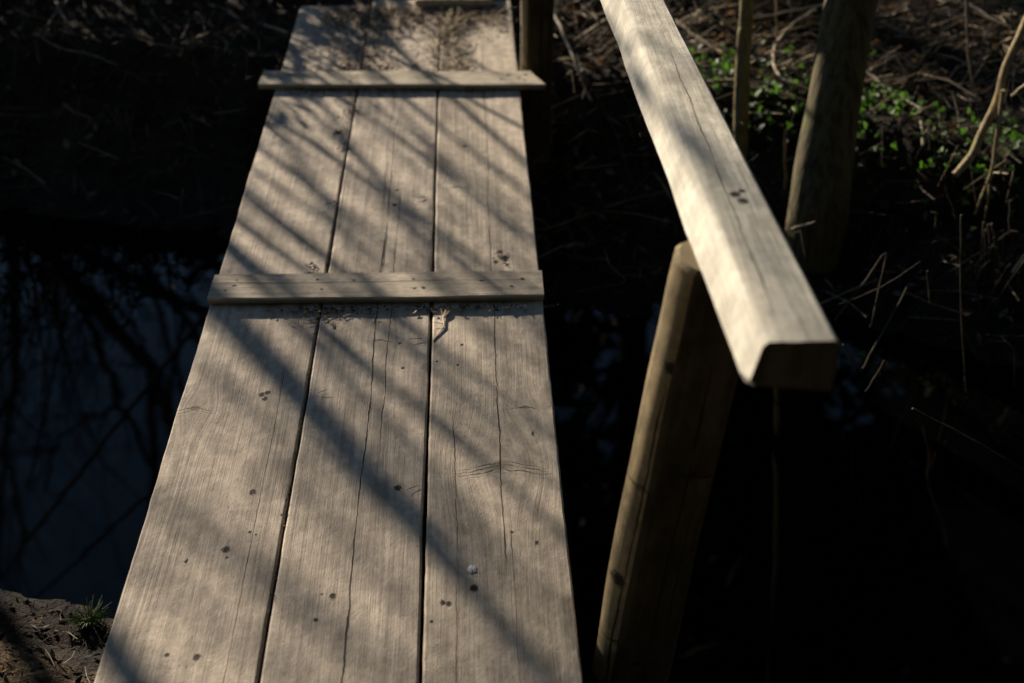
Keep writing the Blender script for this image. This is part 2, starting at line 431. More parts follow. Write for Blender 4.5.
def post(base, top, r, seed, label):
    base = Vector(base); top = Vector(top); axis = top - base; L = axis.length; rings = []
    n = 70; sides = 36
    flat = R(-78)        # sawn flat side, its shade put into a darker wood
    for i in range(n + 1):
        z = L * i / n; s = 1.; ring = []
        if i == n: s = .86
        elif i == n - 1: s = .97
        for k in range(sides):
            a = 2 * math.pi * k / sides; rr = r * s * (1 + .05 * fbm(math.cos(a) * 2, math.sin(a) * 2, z * 3.5 + seed, 4))
            c_ = math.cos(a - flat)
            if c_ > 0: rr = min(rr, r * s * .70 / max(c_, .05))
            ring.append((rr * math.cos(a) + .004 * fbm(z * 3, seed, 0, 2), rr * math.sin(a), z + (.004 if i == n - 1 else 0)))
        rings.append(ring)
    rings[-2] = [(x, y, L - .006) for x, y, z in rings[-2]]
    mb = MB(); mb.loft(rings, 0, 1)
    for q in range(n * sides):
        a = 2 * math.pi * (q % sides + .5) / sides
        if math.cos(a - flat) > .66 or 0 < (a - flat) % (2 * math.pi) < R(125): mb.m[q] = 2  # painted shade runs past the flat, over the bounce-lit right rim
    o = mb.build('post', [POST, ENDG, SHADE_SIDE], bridge)
    o.location = base; o.rotation_mode = 'QUATERNION'; zz = axis.normalized(); xx = (Vector((1, 0, 0)) - zz * zz.x).normalized(); yy = zz.cross(xx)
    o.rotation_quaternion = Matrix((xx, yy, zz)).transposed().to_quaternion()
    tag(o, label); return o
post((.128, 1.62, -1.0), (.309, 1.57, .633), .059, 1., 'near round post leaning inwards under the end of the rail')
post((.200, 3.975, -1.0), (.205, 3.985, .70), .048, 5., 'far post beside the further cross strip')

# handrail
RAILM = wood('handrail_wood', (.36, .335, .27), (.80, .755, .64), 2.9, stain=.8, grain=.7,
             cracks=[(.325, .0008, .02, 1.3, 2.2)], spots=[(.335, 1.62, .008), (.341, 1.60, .008), (.345, 1.63, .005)])
rings = []
n = 120
for i in range(n + 1):
    t = i / n; y = 1.248 + (4.25 - 1.248) * t
    k = (y - 1.248) / 1.228
    xr = .303 - .027 * k; xR = .381 - .028 * k; zt = .70 - .016 * k + .002 * fbm(y * 2, 3, 0, 2); zb = zt - .062
    xb = xr - .019 + .003 * fbm(y * 4, 1, 0, 3); ch = .006
    e = 0
    lp = [(xb + .006, zb), (xb, zb + .012), (xr - .0025, zt - ch), (xr + ch * .25, zt - ch * .3), (xr + ch * .8, zt)]
    lp += [(xr + ch * .8 + (xR - xr - ch * .8 - .005) * q / 5, zt + .001 * fbm(q, y * 6, 1, 2)) for q in range(1, 6)]
    lp += [(xR, zt - .005), (xR - .002, zb)]
    if i == 0:
        lp2 = [(x, y + .03 * max(0, (zt - z) / .062 - .75) if False else y, z) for x, z in lp]
        # worn near end: the lower inner corner is rounded off
        rings.append([(x + (.006 if q < 2 else 0), y + .002, z + (.008 if q == 0 else .004 if q == 1 else 0)) for q, (x, y, z) in enumerate(lp2)])
        continue
    rings.append([(x, y, z) for x, z in lp])
mb = MB(); mb.loft(list(reversed([list(r) for r in rings])))
# orientation check: the loop runs clockwise seen from -Y
mb.m[-1] = 1; mb.m[-2] = 1
EG = wood('shade_dark_end_grain', (.02, .017, .013), (.085, .072, .055), 5.5, axis='Z', stain=.6)  # shade of the rail end facing away from the sun, put into the colour
tag(mb.build('handrail', [RAILM, EG], bridge), 'pale squared timber handrail')

# loose landing board at the far end, bank side
lb = loft_beam(-.167, .09, 4.58, 6.3, .002, .030, 21., edge=.004)
LBM = wood('landing_board_wood', W_D, W_L, 14., stain=.5)
# rests on the far ends of the planks
tag(lb.build('landing_board', LBM), 'pale board lying on the far end of the footbridge at the top edge', 'board')

# bird dropping
BD = plain('bird_white', (.42, .41, .39), (.80, .80, .79), 260, .8)
p = at_z(472, 569, 0)
mb = MB(); cen = p + Vector((0, 0, .0016)); k0 = 22; rim = []; mid = []
for k in range(k0):
    a = 2 * math.pi * k / k0; rr = .010 * (1 + .9 * fbm(math.cos(a) * 2, math.sin(a) * 2, 3, 2))
    rim.append(p + Vector((rr * math.cos(a) * .8, rr * math.sin(a) * 1.1, .0005))); mid.append(p + Vector((rr * .6 * math.cos(a) * .8, rr * .6 * math.sin(a), .0014)))
for k in range(k0):
    q = (k + 1) % k0
    mb.face([rim[k], rim[q], mid[q], mid[k]]); mb.face([mid[k], mid[q], cen])
tag(mb.build('bird_dropping', BD), 'small white bird dropping on the right plank', 'bird dropping')

# ------------------------------------------------------------------ litter
LEAF_B = [plain('dead_leaf', (.024, .016, .010), (.10, .064, .038), 60, .8, .2, (.12, .07, .03)),
          plain('dead_leaf_grey', (.06, .05, .04), (.13, .11, .085), 60, .85, .15),
          plain('straw', (.26, .205, .12), (.44, .36, .23), 30, .7, .3), plain('mulch', (.012, .009, .006), (.045, .032, .02), 80, .9, .1)]
def leaf(mb, p, size, mi, up=None, tilt=.6):
    up = Vector((random.uniform(-tilt, tilt), random.uniform(-tilt, tilt), 1)).normalized() if up is None else up
    a = random.uniform(0, 6.28); t = up.orthogonal().normalized(); b = up.cross(t)
    d = t * math.cos(a) + b * math.sin(a); e = up.cross(d); c = random.uniform(-.25, .35) * size
    wv = size * random.uniform(.28, .5)
    ctr = p
    l0 = ctr - d * size; l1 = ctr + d * size
    m1 = ctr - d * size * .2 + e * wv + up * c; m2 = ctr - d * size * .2 - e * wv + up * c
    m3 = ctr + d * size * .5 + e * wv * .7 + up * c; m4 = ctr + d * size * .5 - e * wv * .7 + up * c
    mb.face([l0, ctr - d * size * .2, m1], mi); mb.face([l0, m2, ctr - d * size * .2], mi)
    mb.face([ctr - d * size * .2, ctr + d * size * .5, m3, m1], mi); mb.face([ctr - d * size * .2, m2, m4, ctr + d * size * .5], mi)
    mb.face([ctr + d * size * .5, l1, m3], mi); mb.face([ctr + d * size * .5, m4, l1], mi)
def straw(mb, p, L, r, mi, tilt=.25, bend=.15):
    a = random.uniform(0, 6.28); d = Vector((math.cos(a), math.sin(a), random.uniform(0, tilt))).normalized()
    s = Vector((-d.y, d.x, random.uniform(-.3, .3))) * random.uniform(-bend, bend) * L
    mb.tube([p, p + d * L * .5 + s, p + d * L], [r, r * .9, r * .5], 3, mi, False)

# on the deck: behind the strips, in the gaps, at the far end
mb = MB()
def scatter_deck(n, fx, fy, big=.006, st=.2, z=.001):
    for _ in range(n):
        x = fx(); y = fy()
        if random.random() < (max(st, .3) if y > 3.9 else st): straw(mb, Vector((x, y, z + .003)), random.uniform(.008, .032) * (2.2 if y > 3.9 else 1), random.uniform(.0005, .0011), random.choice((0, 1, 2, 2)), .15)
        else: leaf(mb, Vector((x, y, z + random.uniform(.001, .008))), random.uniform(.3, 1.) * big * (.8 if y > 3.9 else 1), random.choice((0, 0, 0, 1, 2, 3)))
U = random.uniform
scatter_deck(420, lambda: random.gauss(-.33, .13), lambda: 3.915 + abs(random.gauss(0, .07)), .011, .08)
scatter_deck(800, lambda: random.gauss(-.32, .07), lambda: U(3.95, 4.6), .011, .10)
scatter_deck(520, lambda: random.gauss(-.05, .035), lambda: U(3.92, 4.6), .010, .25)
scatter_deck(1500, lambda: U(-.46, .13), lambda: 4.58 - abs(random.gauss(0, .13)), .013, .16)
scatter_deck(260, lambda: U(-.50, .10), lambda: 3.835 - abs(random.gauss(0, .018)), .007, .12)
scatter_deck(60, lambda: random.gauss(-.33, .015), lambda: 3.78 - abs(random.gauss(0, .12)), .007, .1)
scatter_deck(300, lambda: random.choice((U(-.42, .12), random.gauss(-.3, .05), random.gauss(-.03, .07))), lambda: 2.577 - abs(random.gauss(0, .014)), .007, .08)
scatter_deck(70, lambda: random.gauss(-.31, .03), lambda: 2.57 - abs(random.gauss(0, .03)), .007, .25)
scatter_deck(110, lambda: U(-.53, .14), lambda: 2.70 + abs(random.gauss(0, .012)), .005, .3)
scatter_deck(45, lambda: random.gauss(-.32, .03), lambda: 2.70 + abs(random.gauss(0, .015)), .007, .2)
scatter_deck(90, lambda: U(-.53, .14), lambda: U(1.3, 3.8), .0022, .1)
for _ in range(130):       # crumbs caught in the left gap
    leaf(mb, Vector((random.gauss(-.312, .004), U(1.3, 3.8), U(-.006, .002))), U(.002, .006), random.choice((0, 1)))
for _ in range(70):     # straw caught in the right-hand gap and by the landing board
    p = Vector((random.gauss(-.05, .03), U(3.95, 4.55), .006)) if random.random() < .6 else Vector((U(-.3, .12), U(4.3, 4.56), .008))
    a = random.gauss(1.35, .5); d = Vector((math.cos(a), math.sin(a), U(-.02, .1))); L = U(.04, .13)
    mb.tube([p, p + d * L * .5 + Vector((U(-.01, .01), 0, .004)), p + d * L], [.0016, .0014, .0008], 4, 2, False)
for cx, cy, n_ in ((337, 133, 26), (341, 150, 14), (330, 205, 12), (352, 112, 30), (500, 256, 14), (505, 260, 10), (310, 268, 16)):
    q = at_z(cx, cy, 0)
    for _ in range(n_): leaf(mb, Vector((q.x + random.gauss(0, .009), q.y + random.gauss(0, .012), U(.001, .005))), U(.002, .006), random.choice((0, 1)))
tag(mb.build('leaf_litter', LEAF_B, smooth=False), 'crumbled dead leaves and straw caught on the planks of the footbridge', 'leaf litter', kind='stuff')

# a frayed wisp of straw by the nearer strip
mb = MB()
q = [at_z(446, 309, .005), at_z(443, 318, .004), at_z(444, 326, .003), at_z(433, 341, .002)]
mb.tube(q, [.0012, .0017, .0016, .0012], 5, 0)
for k in range(7):
    mb.tube([q[1], q[1].lerp(q[0], .6) + Vector((U(-.01, .01), U(-.004, .01), U(0, .002))), q[0] + Vector((U(-.014, .014), U(-.01, .012), U(0, .003)))], [.0009, .0009, .0004], 4, 0)
tag(mb.build('straw_wisp', LEAF_B[2]), 'frayed pale wisp of straw in front of the nearer cross strip', 'straw')

# on the banks
mb = MB()
def bank_pt(x0, x1, y0, y1):
    while True:
        x = U(x0, x1); y = U(y0, y1); z = ground_z(x, y)
        if z > WZ + .01 and not (-.56 < x < .16 and y < 4.75): return Vector((x, y, z))
for _ in range(5200):
    p = bank_pt(-2.3, 2.6, 2.7, 5.4)
    if p.x < -.5 and random.random() < .5: continue
    q = random.random()
    if q < .70: leaf(mb, p + Vector((0, 0, U(.002, .02))), U(.008, .026), random.choice((0, 0, 1, 1)), None, .9)
    else: straw(mb, p + Vector((0, 0, .006)), U(.04, .22), U(.0008, .0018), random.choice((1, 1, 2)), .5)
for _ in range(1500):
    p = bank_pt(.2, 1.9, 3.9, 5.3)
    if random.random() < .75: leaf(mb, p + Vector((0, 0, U(.002, .025))), U(.010, .03), random.choice((0, 0, 1)), None, .9)
    else: straw(mb, p + Vector((0, 0, .008)), U(.05, .25), U(.001, .002), 2, .4)
for _ in range(1300):
    p = bank_pt(-1.15, -.57, 1.35, 2.2)
    if random.random() < .8: leaf(mb, p + Vector((0, 0, .004)), U(.003, .012), random.choice((0, 1, 3, 3)), None, .9)
    else: straw(mb, p + Vector((0, 0, .004)), U(.02, .07), U(.0005, .001), random.choice((0, 1, 2)), .08)
for _ in range(280):       # paler broken reed straw around the trunks
    p = bank_pt(.25, 1.9, 4.0, 5.3)
    a = random.gauss(.2, .8); d = Vector((math.cos(a), math.sin(a), U(-.05, .5))).normalized(); L = U(.05, .32)
    mb.tube([p + Vector((0, 0, .01)), p + d * L * .5 + Vector((0, 0, U(.01, .05))), p + d * L], [.0026, .0022, .0012], 4, random.choice((0, 1, 2, 2)), False)
tag(mb.build('bank_litter', LEAF_B, smooth=False), 'dead leaves and broken straw strewn over the earth banks', 'leaf litter', kind='stuff')

# hanging dead grass on the bank slope
DG = [plain('dead_grass', (.10, .08, .05), (.22, .18, .11), 30, .8, .2), plain('dead_grass_dark', (.03, .025, .018), (.065, .055, .04), 30, .85, .15)]
mb = MB()
for _ in range(1900):
    p = bank_pt(-2.4, 2.7, 2.6, 4.9)
    d = Vector((random.gauss(0, .5), random.gauss(-.45, .45), U(.1, 1.))).normalized(); L = U(.06, .30)
    q = p + d * L * .6; e = q + (d + Vector((0, 0, -1.3))).normalized() * L * .5
    mb.tube([p, q, e], [.0012, .001, .0004], 3, random.choice((0, 1, 1, 1)), False)
tag(mb.build('dead_grass', DG), 'thin dead grass hanging down the shaded bank', 'grass', kind='stuff')

# ivy and ground leaves on the sunlit lip of the right bank
IV = [plain('ivy_leaf', (.06, .12, .025), (.12, .21, .045), 50, .6, .25, (.10, .26, .02)),
      plain('ivy_leaf_pale', (.06, .10, .05), (.11, .16, .08), 50, .55, .25, (.10, .22, .03))]
mb = MB()
def ivy_leaf(mb, p, s, mi):
    up = (Vector((-.2, -.35, .8)) + Vector((U(-.7, .7), U(-.7, .7), U(-.3, .3)))).normalized()
    t = up.orthogonal().normalized(); b = up.cross(t); a0 = U(0, 6.28)
    out = [(0, -.15), (.55, -.45), (.8, .1), (.45, .3), (.35, .75), (0, 1.05), (-.35, .75), (-.45, .3), (-.8, .1), (-.55, -.45)]
    pts = []
    for x, y in out:
        xx = x * math.cos(a0) - y * math.sin(a0); yy = x * math.sin(a0) + y * math.cos(a0)
        pts.append(p + (t * xx + b * yy) * s + up * s * .22 * abs(x))
    c = p + b * 0
    for k in range(len(pts)): mb.face([c, pts[k], pts[(k + 1) % len(pts)]], mi)
clumps = [(708, 68, .10, 60), (716, 76, .06, 26), (765, 105, .11, 45), (778, 90, .10, 30), (785, 118, .08, 24), (800, 70, .10, 22), (770, 60, .10, 14), (856, 100, .06, 34), (866, 112, .10, 60), (880, 106, .10, 46), (900, 110, .09, 30), (853, 130, .03, 8),
          (955, 145, .09, 34), (968, 148, .10, 46), (985, 148, .11, 50), (1005, 150, .12, 55), (1020, 146, .10, 40), (930, 135, .10, 14), (745, 120, .06, 10)]
for px, py, sg, n in clumps:
    c = at_ground(px, py, .03)
    for _ in range(int(n * (.75 if px < 890 else .55))):
        x = c.x + random.gauss(0, sg * .75); y = c.y + random.gauss(0, sg * .55)
        ivy_leaf(mb, Vector((x, y, ground_z(x, y) + U(.015, .075))), U(.008, .019), 0 if random.random() < .6 else 1)
tag(mb.build('ivy', IV, smooth=False), 'small green ivy leaves covering the sunlit lip of the right bank', 'ivy', kind='stuff')

# grass tuft by the near left bank
GR = plain('green_grass', (.05, .08, .02), (.11, .14, .04), 40, .6, .3, (.12, .2, .03))
c = at_ground(90, 624)
tf = MB()
for _ in range(80):
    a = U(0, 6.28); rr = min(.025, abs(random.gauss(0, .012))); p = Vector((c.x + rr * math.cos(a), c.y + rr * math.sin(a), 0)); p.z = ground_z(p.x, p.y) - .004
    d = Vector((math.cos(a) * U(.2, .9), math.sin(a) * U(.2, .9), 1)).normalized(); L = U(.025, .06)
    q = p + d * L * .6; e = q + (d + Vector((math.cos(a), math.sin(a), -.6)) * .6).normalized() * L * .4
    tf.tube([p, q, e], [.0014, .0011, .0003], 3, 0, False)
tag(tf.build('grass_tuft', GR), 'small green grass tuft between the left plank and the near earth bank', 'grass')

# ------------------------------------------------------------------ individual stalks, twigs and branches
TW = {'straw': plain('pale_stalk', (.34, .28, .18), (.55, .47, .33), 25, .7, .3),
      'brown': plain('brown_stalk', (.17, .125, .075), (.33, .25, .15), 25, .8, .2),
      'grey': plain('grey_stalk', (.13, .115, .09), (.26, .23, .18), 25, .8, .2),
      'dim': plain('shade_dark_stalk', (.03, .025, .018), (.075, .062, .044), 25, .85, .15),  # dark colour carries the shade of the bank
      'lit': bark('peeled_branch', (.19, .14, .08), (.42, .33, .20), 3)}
def curve(pts, k=5):
    P = [pts[0]] + pts + [pts[-1]]; out = []
    for i in range(1, len(P) - 2):
        for s in range(k):
            t = s / k; a, b, c, d = P[i - 1], P[i], P[i + 1], P[i + 2]
            out.append(.5 * ((2 * b) + (c - a) * t + (2 * a - 5 * b + 4 * c - d) * t * t + (3 * b - a - 3 * c + d) * t ** 3))
    out.append(pts[-1]); return out
def stalk(name, label, cat, px, r, mat, group=None, Y=None, lift=.02, r2=None):
    pts = []
    for i, q in enumerate(px):
        if len(q) == 3: pts.append(at_y(*q))
        elif Y is not None: pts.append(at_y(q[0], q[1], Y))
        else: pts.append(at_ground(q[0], q[1], lift))
    c = curve(pts); n = len(c); r2 = r * .6 if r2 is None else r2
    c = [p + Vector((U(-1, 1), U(-1, 1), U(-1, 1))) * r * .5 for p in c]
    mb = MB(); mb.tube(c, [(r + (r2 - r) * i / (n - 1)) * U(.9, 1.1) for i in range(n)], 7)
    o = mb.build(name, TW[mat]); tag(o, label, cat, group); return o
G1 = 'dry stalks on the right bank'; G2 = 'dry stalks on the left bank'; G3 = 'stalks over the dark water on the right'
stalk('dry_twig', 'straight pale twig slanting between the slender sapling and the thick trunk near the top edge', 'twig', [(722, 24), (775, 14), (828, 3)], .0045, 'straw', G1, lift=.10)
stalk('dry_twig', 'curved pale twig bent like a hook left of the thick leaning trunk', 'twig', [(815, 10), (790, 27), (775, 45), (774, 62), (783, 79), (808, 88)], .006, 'straw', G1, lift=.05)
stalk('dry_twig', 'brown twig lying on leaf litter just right of the handrail at the top', 'twig', [(676, 20), (705, 42), (737, 63)], .006, 'brown', G1, lift=.03)
stalk('dry_twig', 'thinner brown twig lying just below the twig right of the handrail', 'twig', [(688, 33), (712, 46), (728, 58)], .004, 'brown', G1, lift=.03)
stalk('dry_stalk', 'long grey stalk leaning on the bank beside the far bridge post', 'stalk', [(554, 14), (572, 55), (593, 103)], .006, 'grey', G1, lift=.10)
stalk('dry_stalk', 'thin dim stalk hanging down the shaded bank left of the handrail', 'stalk', [(583, 72), (605, 112), (622, 150), (631, 184)], .003, 'dim', G1, lift=.06)
stalk('dry_stalk', 'short thin stalk standing against the far bridge post', 'stalk', [(553, 88), (559, 112), (562, 127)], .003, 'dim', G1, lift=.05)
stalk('dry_stalk', 'thin upright stalk at the top edge right of the slender sapling', 'stalk', [(776, -6), (776, 18), (776, 37)], .0035, 'brown', G1, Y=4.35)
stalk('dry_stalk', 'upright brown stalk standing left of the foot of the thick trunk', 'stalk', [(783, 250), (785, 190), (785, 129)], .0055, 'brown', G1, Y=3.72, r2=.005)
stalk('dry_stalk', 'short pale twig sticking out at the foot of the thick trunk', 'stalk', [(791, 229), (803, 225), (816, 222)], .0045, 'straw', G1, Y=3.38)
stalk('dry_stalk', 'grey stalk lying slantwise right of the thick trunk with a crossing twig', 'stalk', [(861, 66), (888, 88), (921, 109)], .005, 'grey', G1, lift=.05)
stalk('dry_twig', 'short pale twig crossing the grey stalk right of the thick trunk', 'twig', [(870, 71), (892, 57)], .004, 'straw', G1, lift=.06)
stalk('dry_twig', 'short reddish brown twig lying on the ivy lip of the right bank', 'twig', [(914, 116), (935, 103)], .004, 'brown', G1, lift=.06)
stalk('dry_twig', 'stubby pale twig standing up between the two ivy patches', 'twig', [(924, 146), (921, 121)], .005, 'straw', G1, lift=.03)
stalk('dry_stalk', 'thin stalk trailing down the dark slope below the ivy gap', 'stalk', [(934, 146), (945, 185), (960, 232)], .003, 'dim', G1, lift=.05)
stalk('dry_stalk', 'long dim stalk lying across the top right corner', 'stalk', [(862, 22), (910, 12), (962, 4)], .0045, 'dim', G1, lift=.08)
stalk('dry_stalk', 'dim stalk slanting down to the right in the top right corner', 'stalk', [(970, 5), (990, 17), (1012, 28)], .0045, 'dim', G1, lift=.08)
stalk('dry_stalk', 'dim stalk under the long stalk in the top right corner', 'stalk', [(872, 17), (920, 25), (966, 35)], .004, 'dim', G1, lift=.05)
stalk('dry_stalk', 'tall thin bent stalk left of the broken branch', 'stalk', [(966, -8), (967, 30), (970, 70), (975, 90), (984, 110)], .004, 'grey', G1, Y=3.75)
# broken branch at the right edge
br = empty('broken_branch', at_y(996, 98, 3.45)); o0 = br.location.copy()
tag(br, 'thick sunlit broken branch hanging down at the right edge of the picture', 'branch')
def part(name, pxs, Y, rr, mat):
    pts = curve([at_y(x, y, Y + k) - o0 for x, y, k in pxs]); n = len(pts)
    mb = MB(); mb.tube(pts, [rr[0] + (rr[1] - rr[0]) * i / (n - 1) + .0022 * fbm(i * .7, Y, 0, 3) for i in range(n)], 10)
    return mb.build(name, TW[mat], br)
part('limb', [(1085, -140, .25), (1050, -40, .12), (1024, 26, .03), (1006, 66, 0), (998, 98, 0), (982, 132, -.02), (972, 155, -.04), (955, 175, -.06)], 3.45, (.0110, .0100), 'lit')
part('side_twig', [(1003, 90, 0), (998, 125, 0), (992, 168, .0), (984, 190, 0), (975, 214, .0)], 3.42, (.0055, .003), 'lit')
part('side_twig', [(990, 176, 0), (988, 200, 0), (984, 221, 0)], 3.42, (.0045, .0025), 'lit')
stalk('dry_stalk', 'short sunlit stalk end at the right edge below the broken branch', 'stalk', [(1034, 240), (1012, 272)], .005, 'straw', G1, Y=3.1)
stalk('dry_stalk', 'pale stalk end touching the right edge beside the broken branch', 'stalk', [(1034, 78), (1010, 96)], .005, 'straw', G1, Y=3.5)
for (xa, ya, xb, yb) in [(984, 222, 979, 280), (988, 224, 990, 262), (991, 224, 1001, 264), (985, 230, 986, 292), (1010, 200, 1009, 235), (994, 232, 998, 272)]:
    stalk('hanging_grass', 'dry grass blade hanging below the broken branch at the right edge', 'grass blade', [(xa, ya), ((xa + xb) / 2 + U(-1, 1), (ya + yb) / 2), (xb, yb)], .003, 'dim', 'dry grass blades hanging below the broken branch', Y=3.3)
# right, over the shaded slope and the water
stalk('reed_stalk', 'reed stalk bent over in a sharp point right of the handrail end', 'reed', [(835, 320, 2.9), (862, 286, 2.95), (885, 254, 3.0), (878, 292, 2.98), (870, 328, 2.95)], .0028, 'dim', G3)
stalk('reed_stalk', 'slanting reed stalk rising right past the bent reed', 'reed', [(863, 369, 2.75), (884, 330, 2.8), (907, 287, 2.9)], .0028, 'dim', G3)
stalk('reed_stalk', 'dim reed stalk slanting gently across behind the bent reed', 'reed', [(838, 305, 3.0), (880, 288, 3.0), (920, 262, 3.0)], .0024, 'dim', G3)
stalk('reed_stalk', 'short upright reed stalk right of the bent reed', 'reed', [(927, 271), (930, 302)], .0024, 'dim', G3, Y=3.0)
stalk('reed_stalk', 'long upright reed stalk over the dark water at the right', 'reed', [(961, 215), (961, 300), (966, 392)], .0025, 'dim', G3, Y=2.9)
stalk('reed_stalk', 'short reed with a sunlit tip above the dark water', 'reed', [(885, 361), (866, 392)], .003, 'dim', G3, Y=2.75)
stalk('reed_stalk', 'long reed stalk lying low over the water in the lower right', 'reed', [(912, 408), (965, 436), (1028, 472)], .0026, 'dim', G3, Y=2.45)
stalk('reed_stalk', 'thin reed stalk beside the end of the handrail', 'reed', [(843, 345), (862, 372)], .0022, 'dim', G3, Y=2.75)
for k in range(26):
    x0 = U(880, 1030); y0 = U(285, 345) - (x0 - 880) * .15; q0 = at_ground(x0, y0, -.01)
    a = random.gauss(.3, .9); hh = U(.10, .26); lean = Vector((math.sin(a) * .5, -U(.0, .35), 0)) * hh
    pts = [q0, q0 + lean * .4 + Vector((0, 0, hh * .6)), q0 + lean + Vector((0, 0, hh * U(.7, 1.05)))]
    if random.random() < .5: pts.append(pts[-1] + lean * U(.3, .7) - Vector((0, 0, hh * U(.3, .7))))
    c = curve(pts); mb = MB(); mb.tube(c, [.0024 - .0012 * i / len(c) for i in range(len(c))], 5)
    tag(mb.build('reed_stalk', TW['dim']), 'dim dead reed stalk rooted on the shaded slope of the right bank', 'reed', 'dim dead reeds rooted on the shaded right bank')
# left bank
left = [([(56, 2), (64, 18), (73, 33)], .005, 'grey', 'grey stalk slanting down right at the top of the left bank'),
        ([(84, -4), (87, 25), (89, 55)], .003, 'dim', 'thin upright stalk near the top left corner'),
        ([(36, 34), (60, 48), (90, 54), (118, 66)], .003, 'grey', 'long bowed stalk lying across the upper left bank'),
        ([(20, 36), (16, 52), (14, 77)], .0035, 'dim', 'short stalk hanging near the left edge at the top'),
        ([(264, 25), (288, 32)], .0035, 'straw', 'short pale straw on the bank left of the bridge end'),
        ([(150, 8), (157, 20), (166, 28)], .003, 'dim', 'short crooked stalk at the top middle of the left bank'),
        ([(197, 5), (203, 20), (206, 38)], .003, 'dim', 'thin upright stalk left of the bridge end'),
        ([(246, 18), (266, 9)], .003, 'dim', 'faint straw slanting up left of the bridge end'),
        ([(158, 147), (182, 145), (206, 156)], .0025, 'dim', 'faint arched stalk low on the dark left bank'),
        ([(74, 175), (75, 194)], .003, 'dim', 'tiny upright stalk just above the water on the left'),
        ([(178, 156), (170, 176)], .003, 'dim', 'tiny slanting stalk below the arched stalk'),
        ([(120, 182), (148, 166)], .0025, 'dim', 'faint slanting straw near the water on the left bank'),
        ([(190, 122), (194, 142)], .0025, 'dim', 'tiny upright stalk in the middle of the dark left bank'),
        ([(-4, 108), (18, 109), (40, 108)], .0025, 'dim', 'faint level straw at the left edge of the dark bank'),
        ([(40, 64), (38, 40), (52, 20), (70, -4)], .005, 'dim', 'faint bent stalk in the top left corner')]
for pxs, r, m, lab in left:
    stalk('dry_stalk', lab, 'stalk', pxs, r, m, G2, lift=.07)

# ------------------------------------------------------------------ trees
BK = bark('grey_bark', (.055, .048, .032), (.14, .12, .075)); BKD = bark('dark_bark', (.04, .034, .026), (.09, .078, .058))
def grow(mb, p, d, L, r, depth, maxd, sides=6, up=.12, spread=.75):
    n = 4 if depth < 3 else 3; pts = [p]; rad = [r]; q = p.copy(); dd = d.copy()
    for i in range(n):
        dd = (dd + Vector((random.gauss(0, .13), random.gauss(0, .13), random.gauss(up * .5, .10)))).normalized()
        q = q + dd * L / n; pts.append(q.copy()); rad.append(r * (1 - .38 * (i + 1) / n))
    mb.tube(pts, rad, max(3, sides), 0, False)
    if depth >= maxd: return
    kids = random.choice((2, 3, 3)) if depth else 3
    for k in range(kids):
        a = dd.orthogonal().normalized(); a = Matrix.Rotation(U(0, 6.28), 3, dd) @ a
        nd = (dd + a * U(.35, 1) * spread + Vector((0, 0, up))).normalized()
        i = random.choice((n, n, n - 1, n - 2))
        grow(mb, pts[i], nd, L * U(.62, .85), rad[i] * U(.55, .75), depth + 1, maxd, sides - 1, up, spread)
def bare_tree(base, h, r, label, group, lean=(0, 0), maxd=6, mat=None):
    base = Vector(base); base.z = ground_z(base.x, base.y) - .05
    root = empty('tree', base); tag(root, label, 'tree', group)
    mat = mat or BK; d = Vector((lean[0], lean[1], 1)).normalized()
    tr = MB(); pts = [Vector((0, 0, 0))]; rad = [r * 1.3]; q = Vector((0, 0, 0))
    for i in range(8):
        d = (d + Vector((random.gauss(0, .05), random.gauss(0, .05), .02))).normalized(); q = q + d * h * .42 / 8; pts.append(q.copy()); rad.append(r * (1 - .04 * i))
    tr.tube(pts, rad, 10); tr.build('trunk', mat, root)
    cr = MB()
    for k in range(4):
        a = Matrix.Rotation(k * 1.6 + U(0, 1), 3, 'Z') @ Vector((1, 0, 0))
        grow(cr, pts[-1 - (k % 3)] , (d + a * U(.3, .9)).normalized(), h * .22, rad[-1] * U(.5, .8), 1, maxd, 6)
    cr.build('crown', mat, root); return root

def px_trunk(pts, rads, label, mat, h_more, lean, seed, crown=True):
    """trunk through real 3D points whose upper part carries a bare crown above the picture"""
    random.seed(seed)
    base = pts[0].copy(); root = empty('tree', base); tag(root, label, 'tree')
    P = curve([p - base for p in pts], 6); n = len(P)
    t = [(n - 1) * i / (len(rads) - 1) for i in range(len(rads))]
    def rr(i):
        for k in range(len(rads) - 1):
            if i <= t[k + 1] + 1e-6: return rads[k] + (rads[k + 1] - rads[k]) * (i - t[k]) / (t[k + 1] - t[k])
    mb = MB(); rings = []
    sides = 22
    for i, p in enumerate(P):
        tt = (P[min(i + 1, n - 1)] - P[max(0, i - 1)]).normalized(); a = Vector((1, 0, 0)); a = (a - tt * a.dot(tt)).normalized(); b = tt.cross(a)
        rings.append([p + (a * math.cos(w_) + b * math.sin(w_)) * rr(i) * (1 + .07 * fbm(math.cos(w_) * 1.5, math.sin(w_) * 1.5, i * .25 + seed, 2)) for w_ in [2 * math.pi * k / sides for k in range(sides)]])
    mb.loft(rings); mb.build('trunk', mat, root)
    if crown:
        cr = MB(); d = (P[-1] - P[-2]).normalized()
        for k in range(3):
            a = Matrix.Rotation(k * 2.1 + seed, 3, 'Z') @ Vector((1, 0, 0))
            grow(cr, P[-1] - d * .05 * k, (d + a * .5).normalized(), h_more, rads[-1] * .7, 1, 4, 6)
        cr.build('crown', mat, root)
    return root
TRK = bark('olive_bark', (.035, .030, .017), (.12, .10, .055))
g = at_ground(818, 215)
b0 = at_y(808, 262, 3.52); b1 = at_y(818, 210, 3.54); b2 = at_y(831, 120, 3.62); b3 = at_y(851, 0, 3.72); b4 = at_y(900, -290, 3.95)
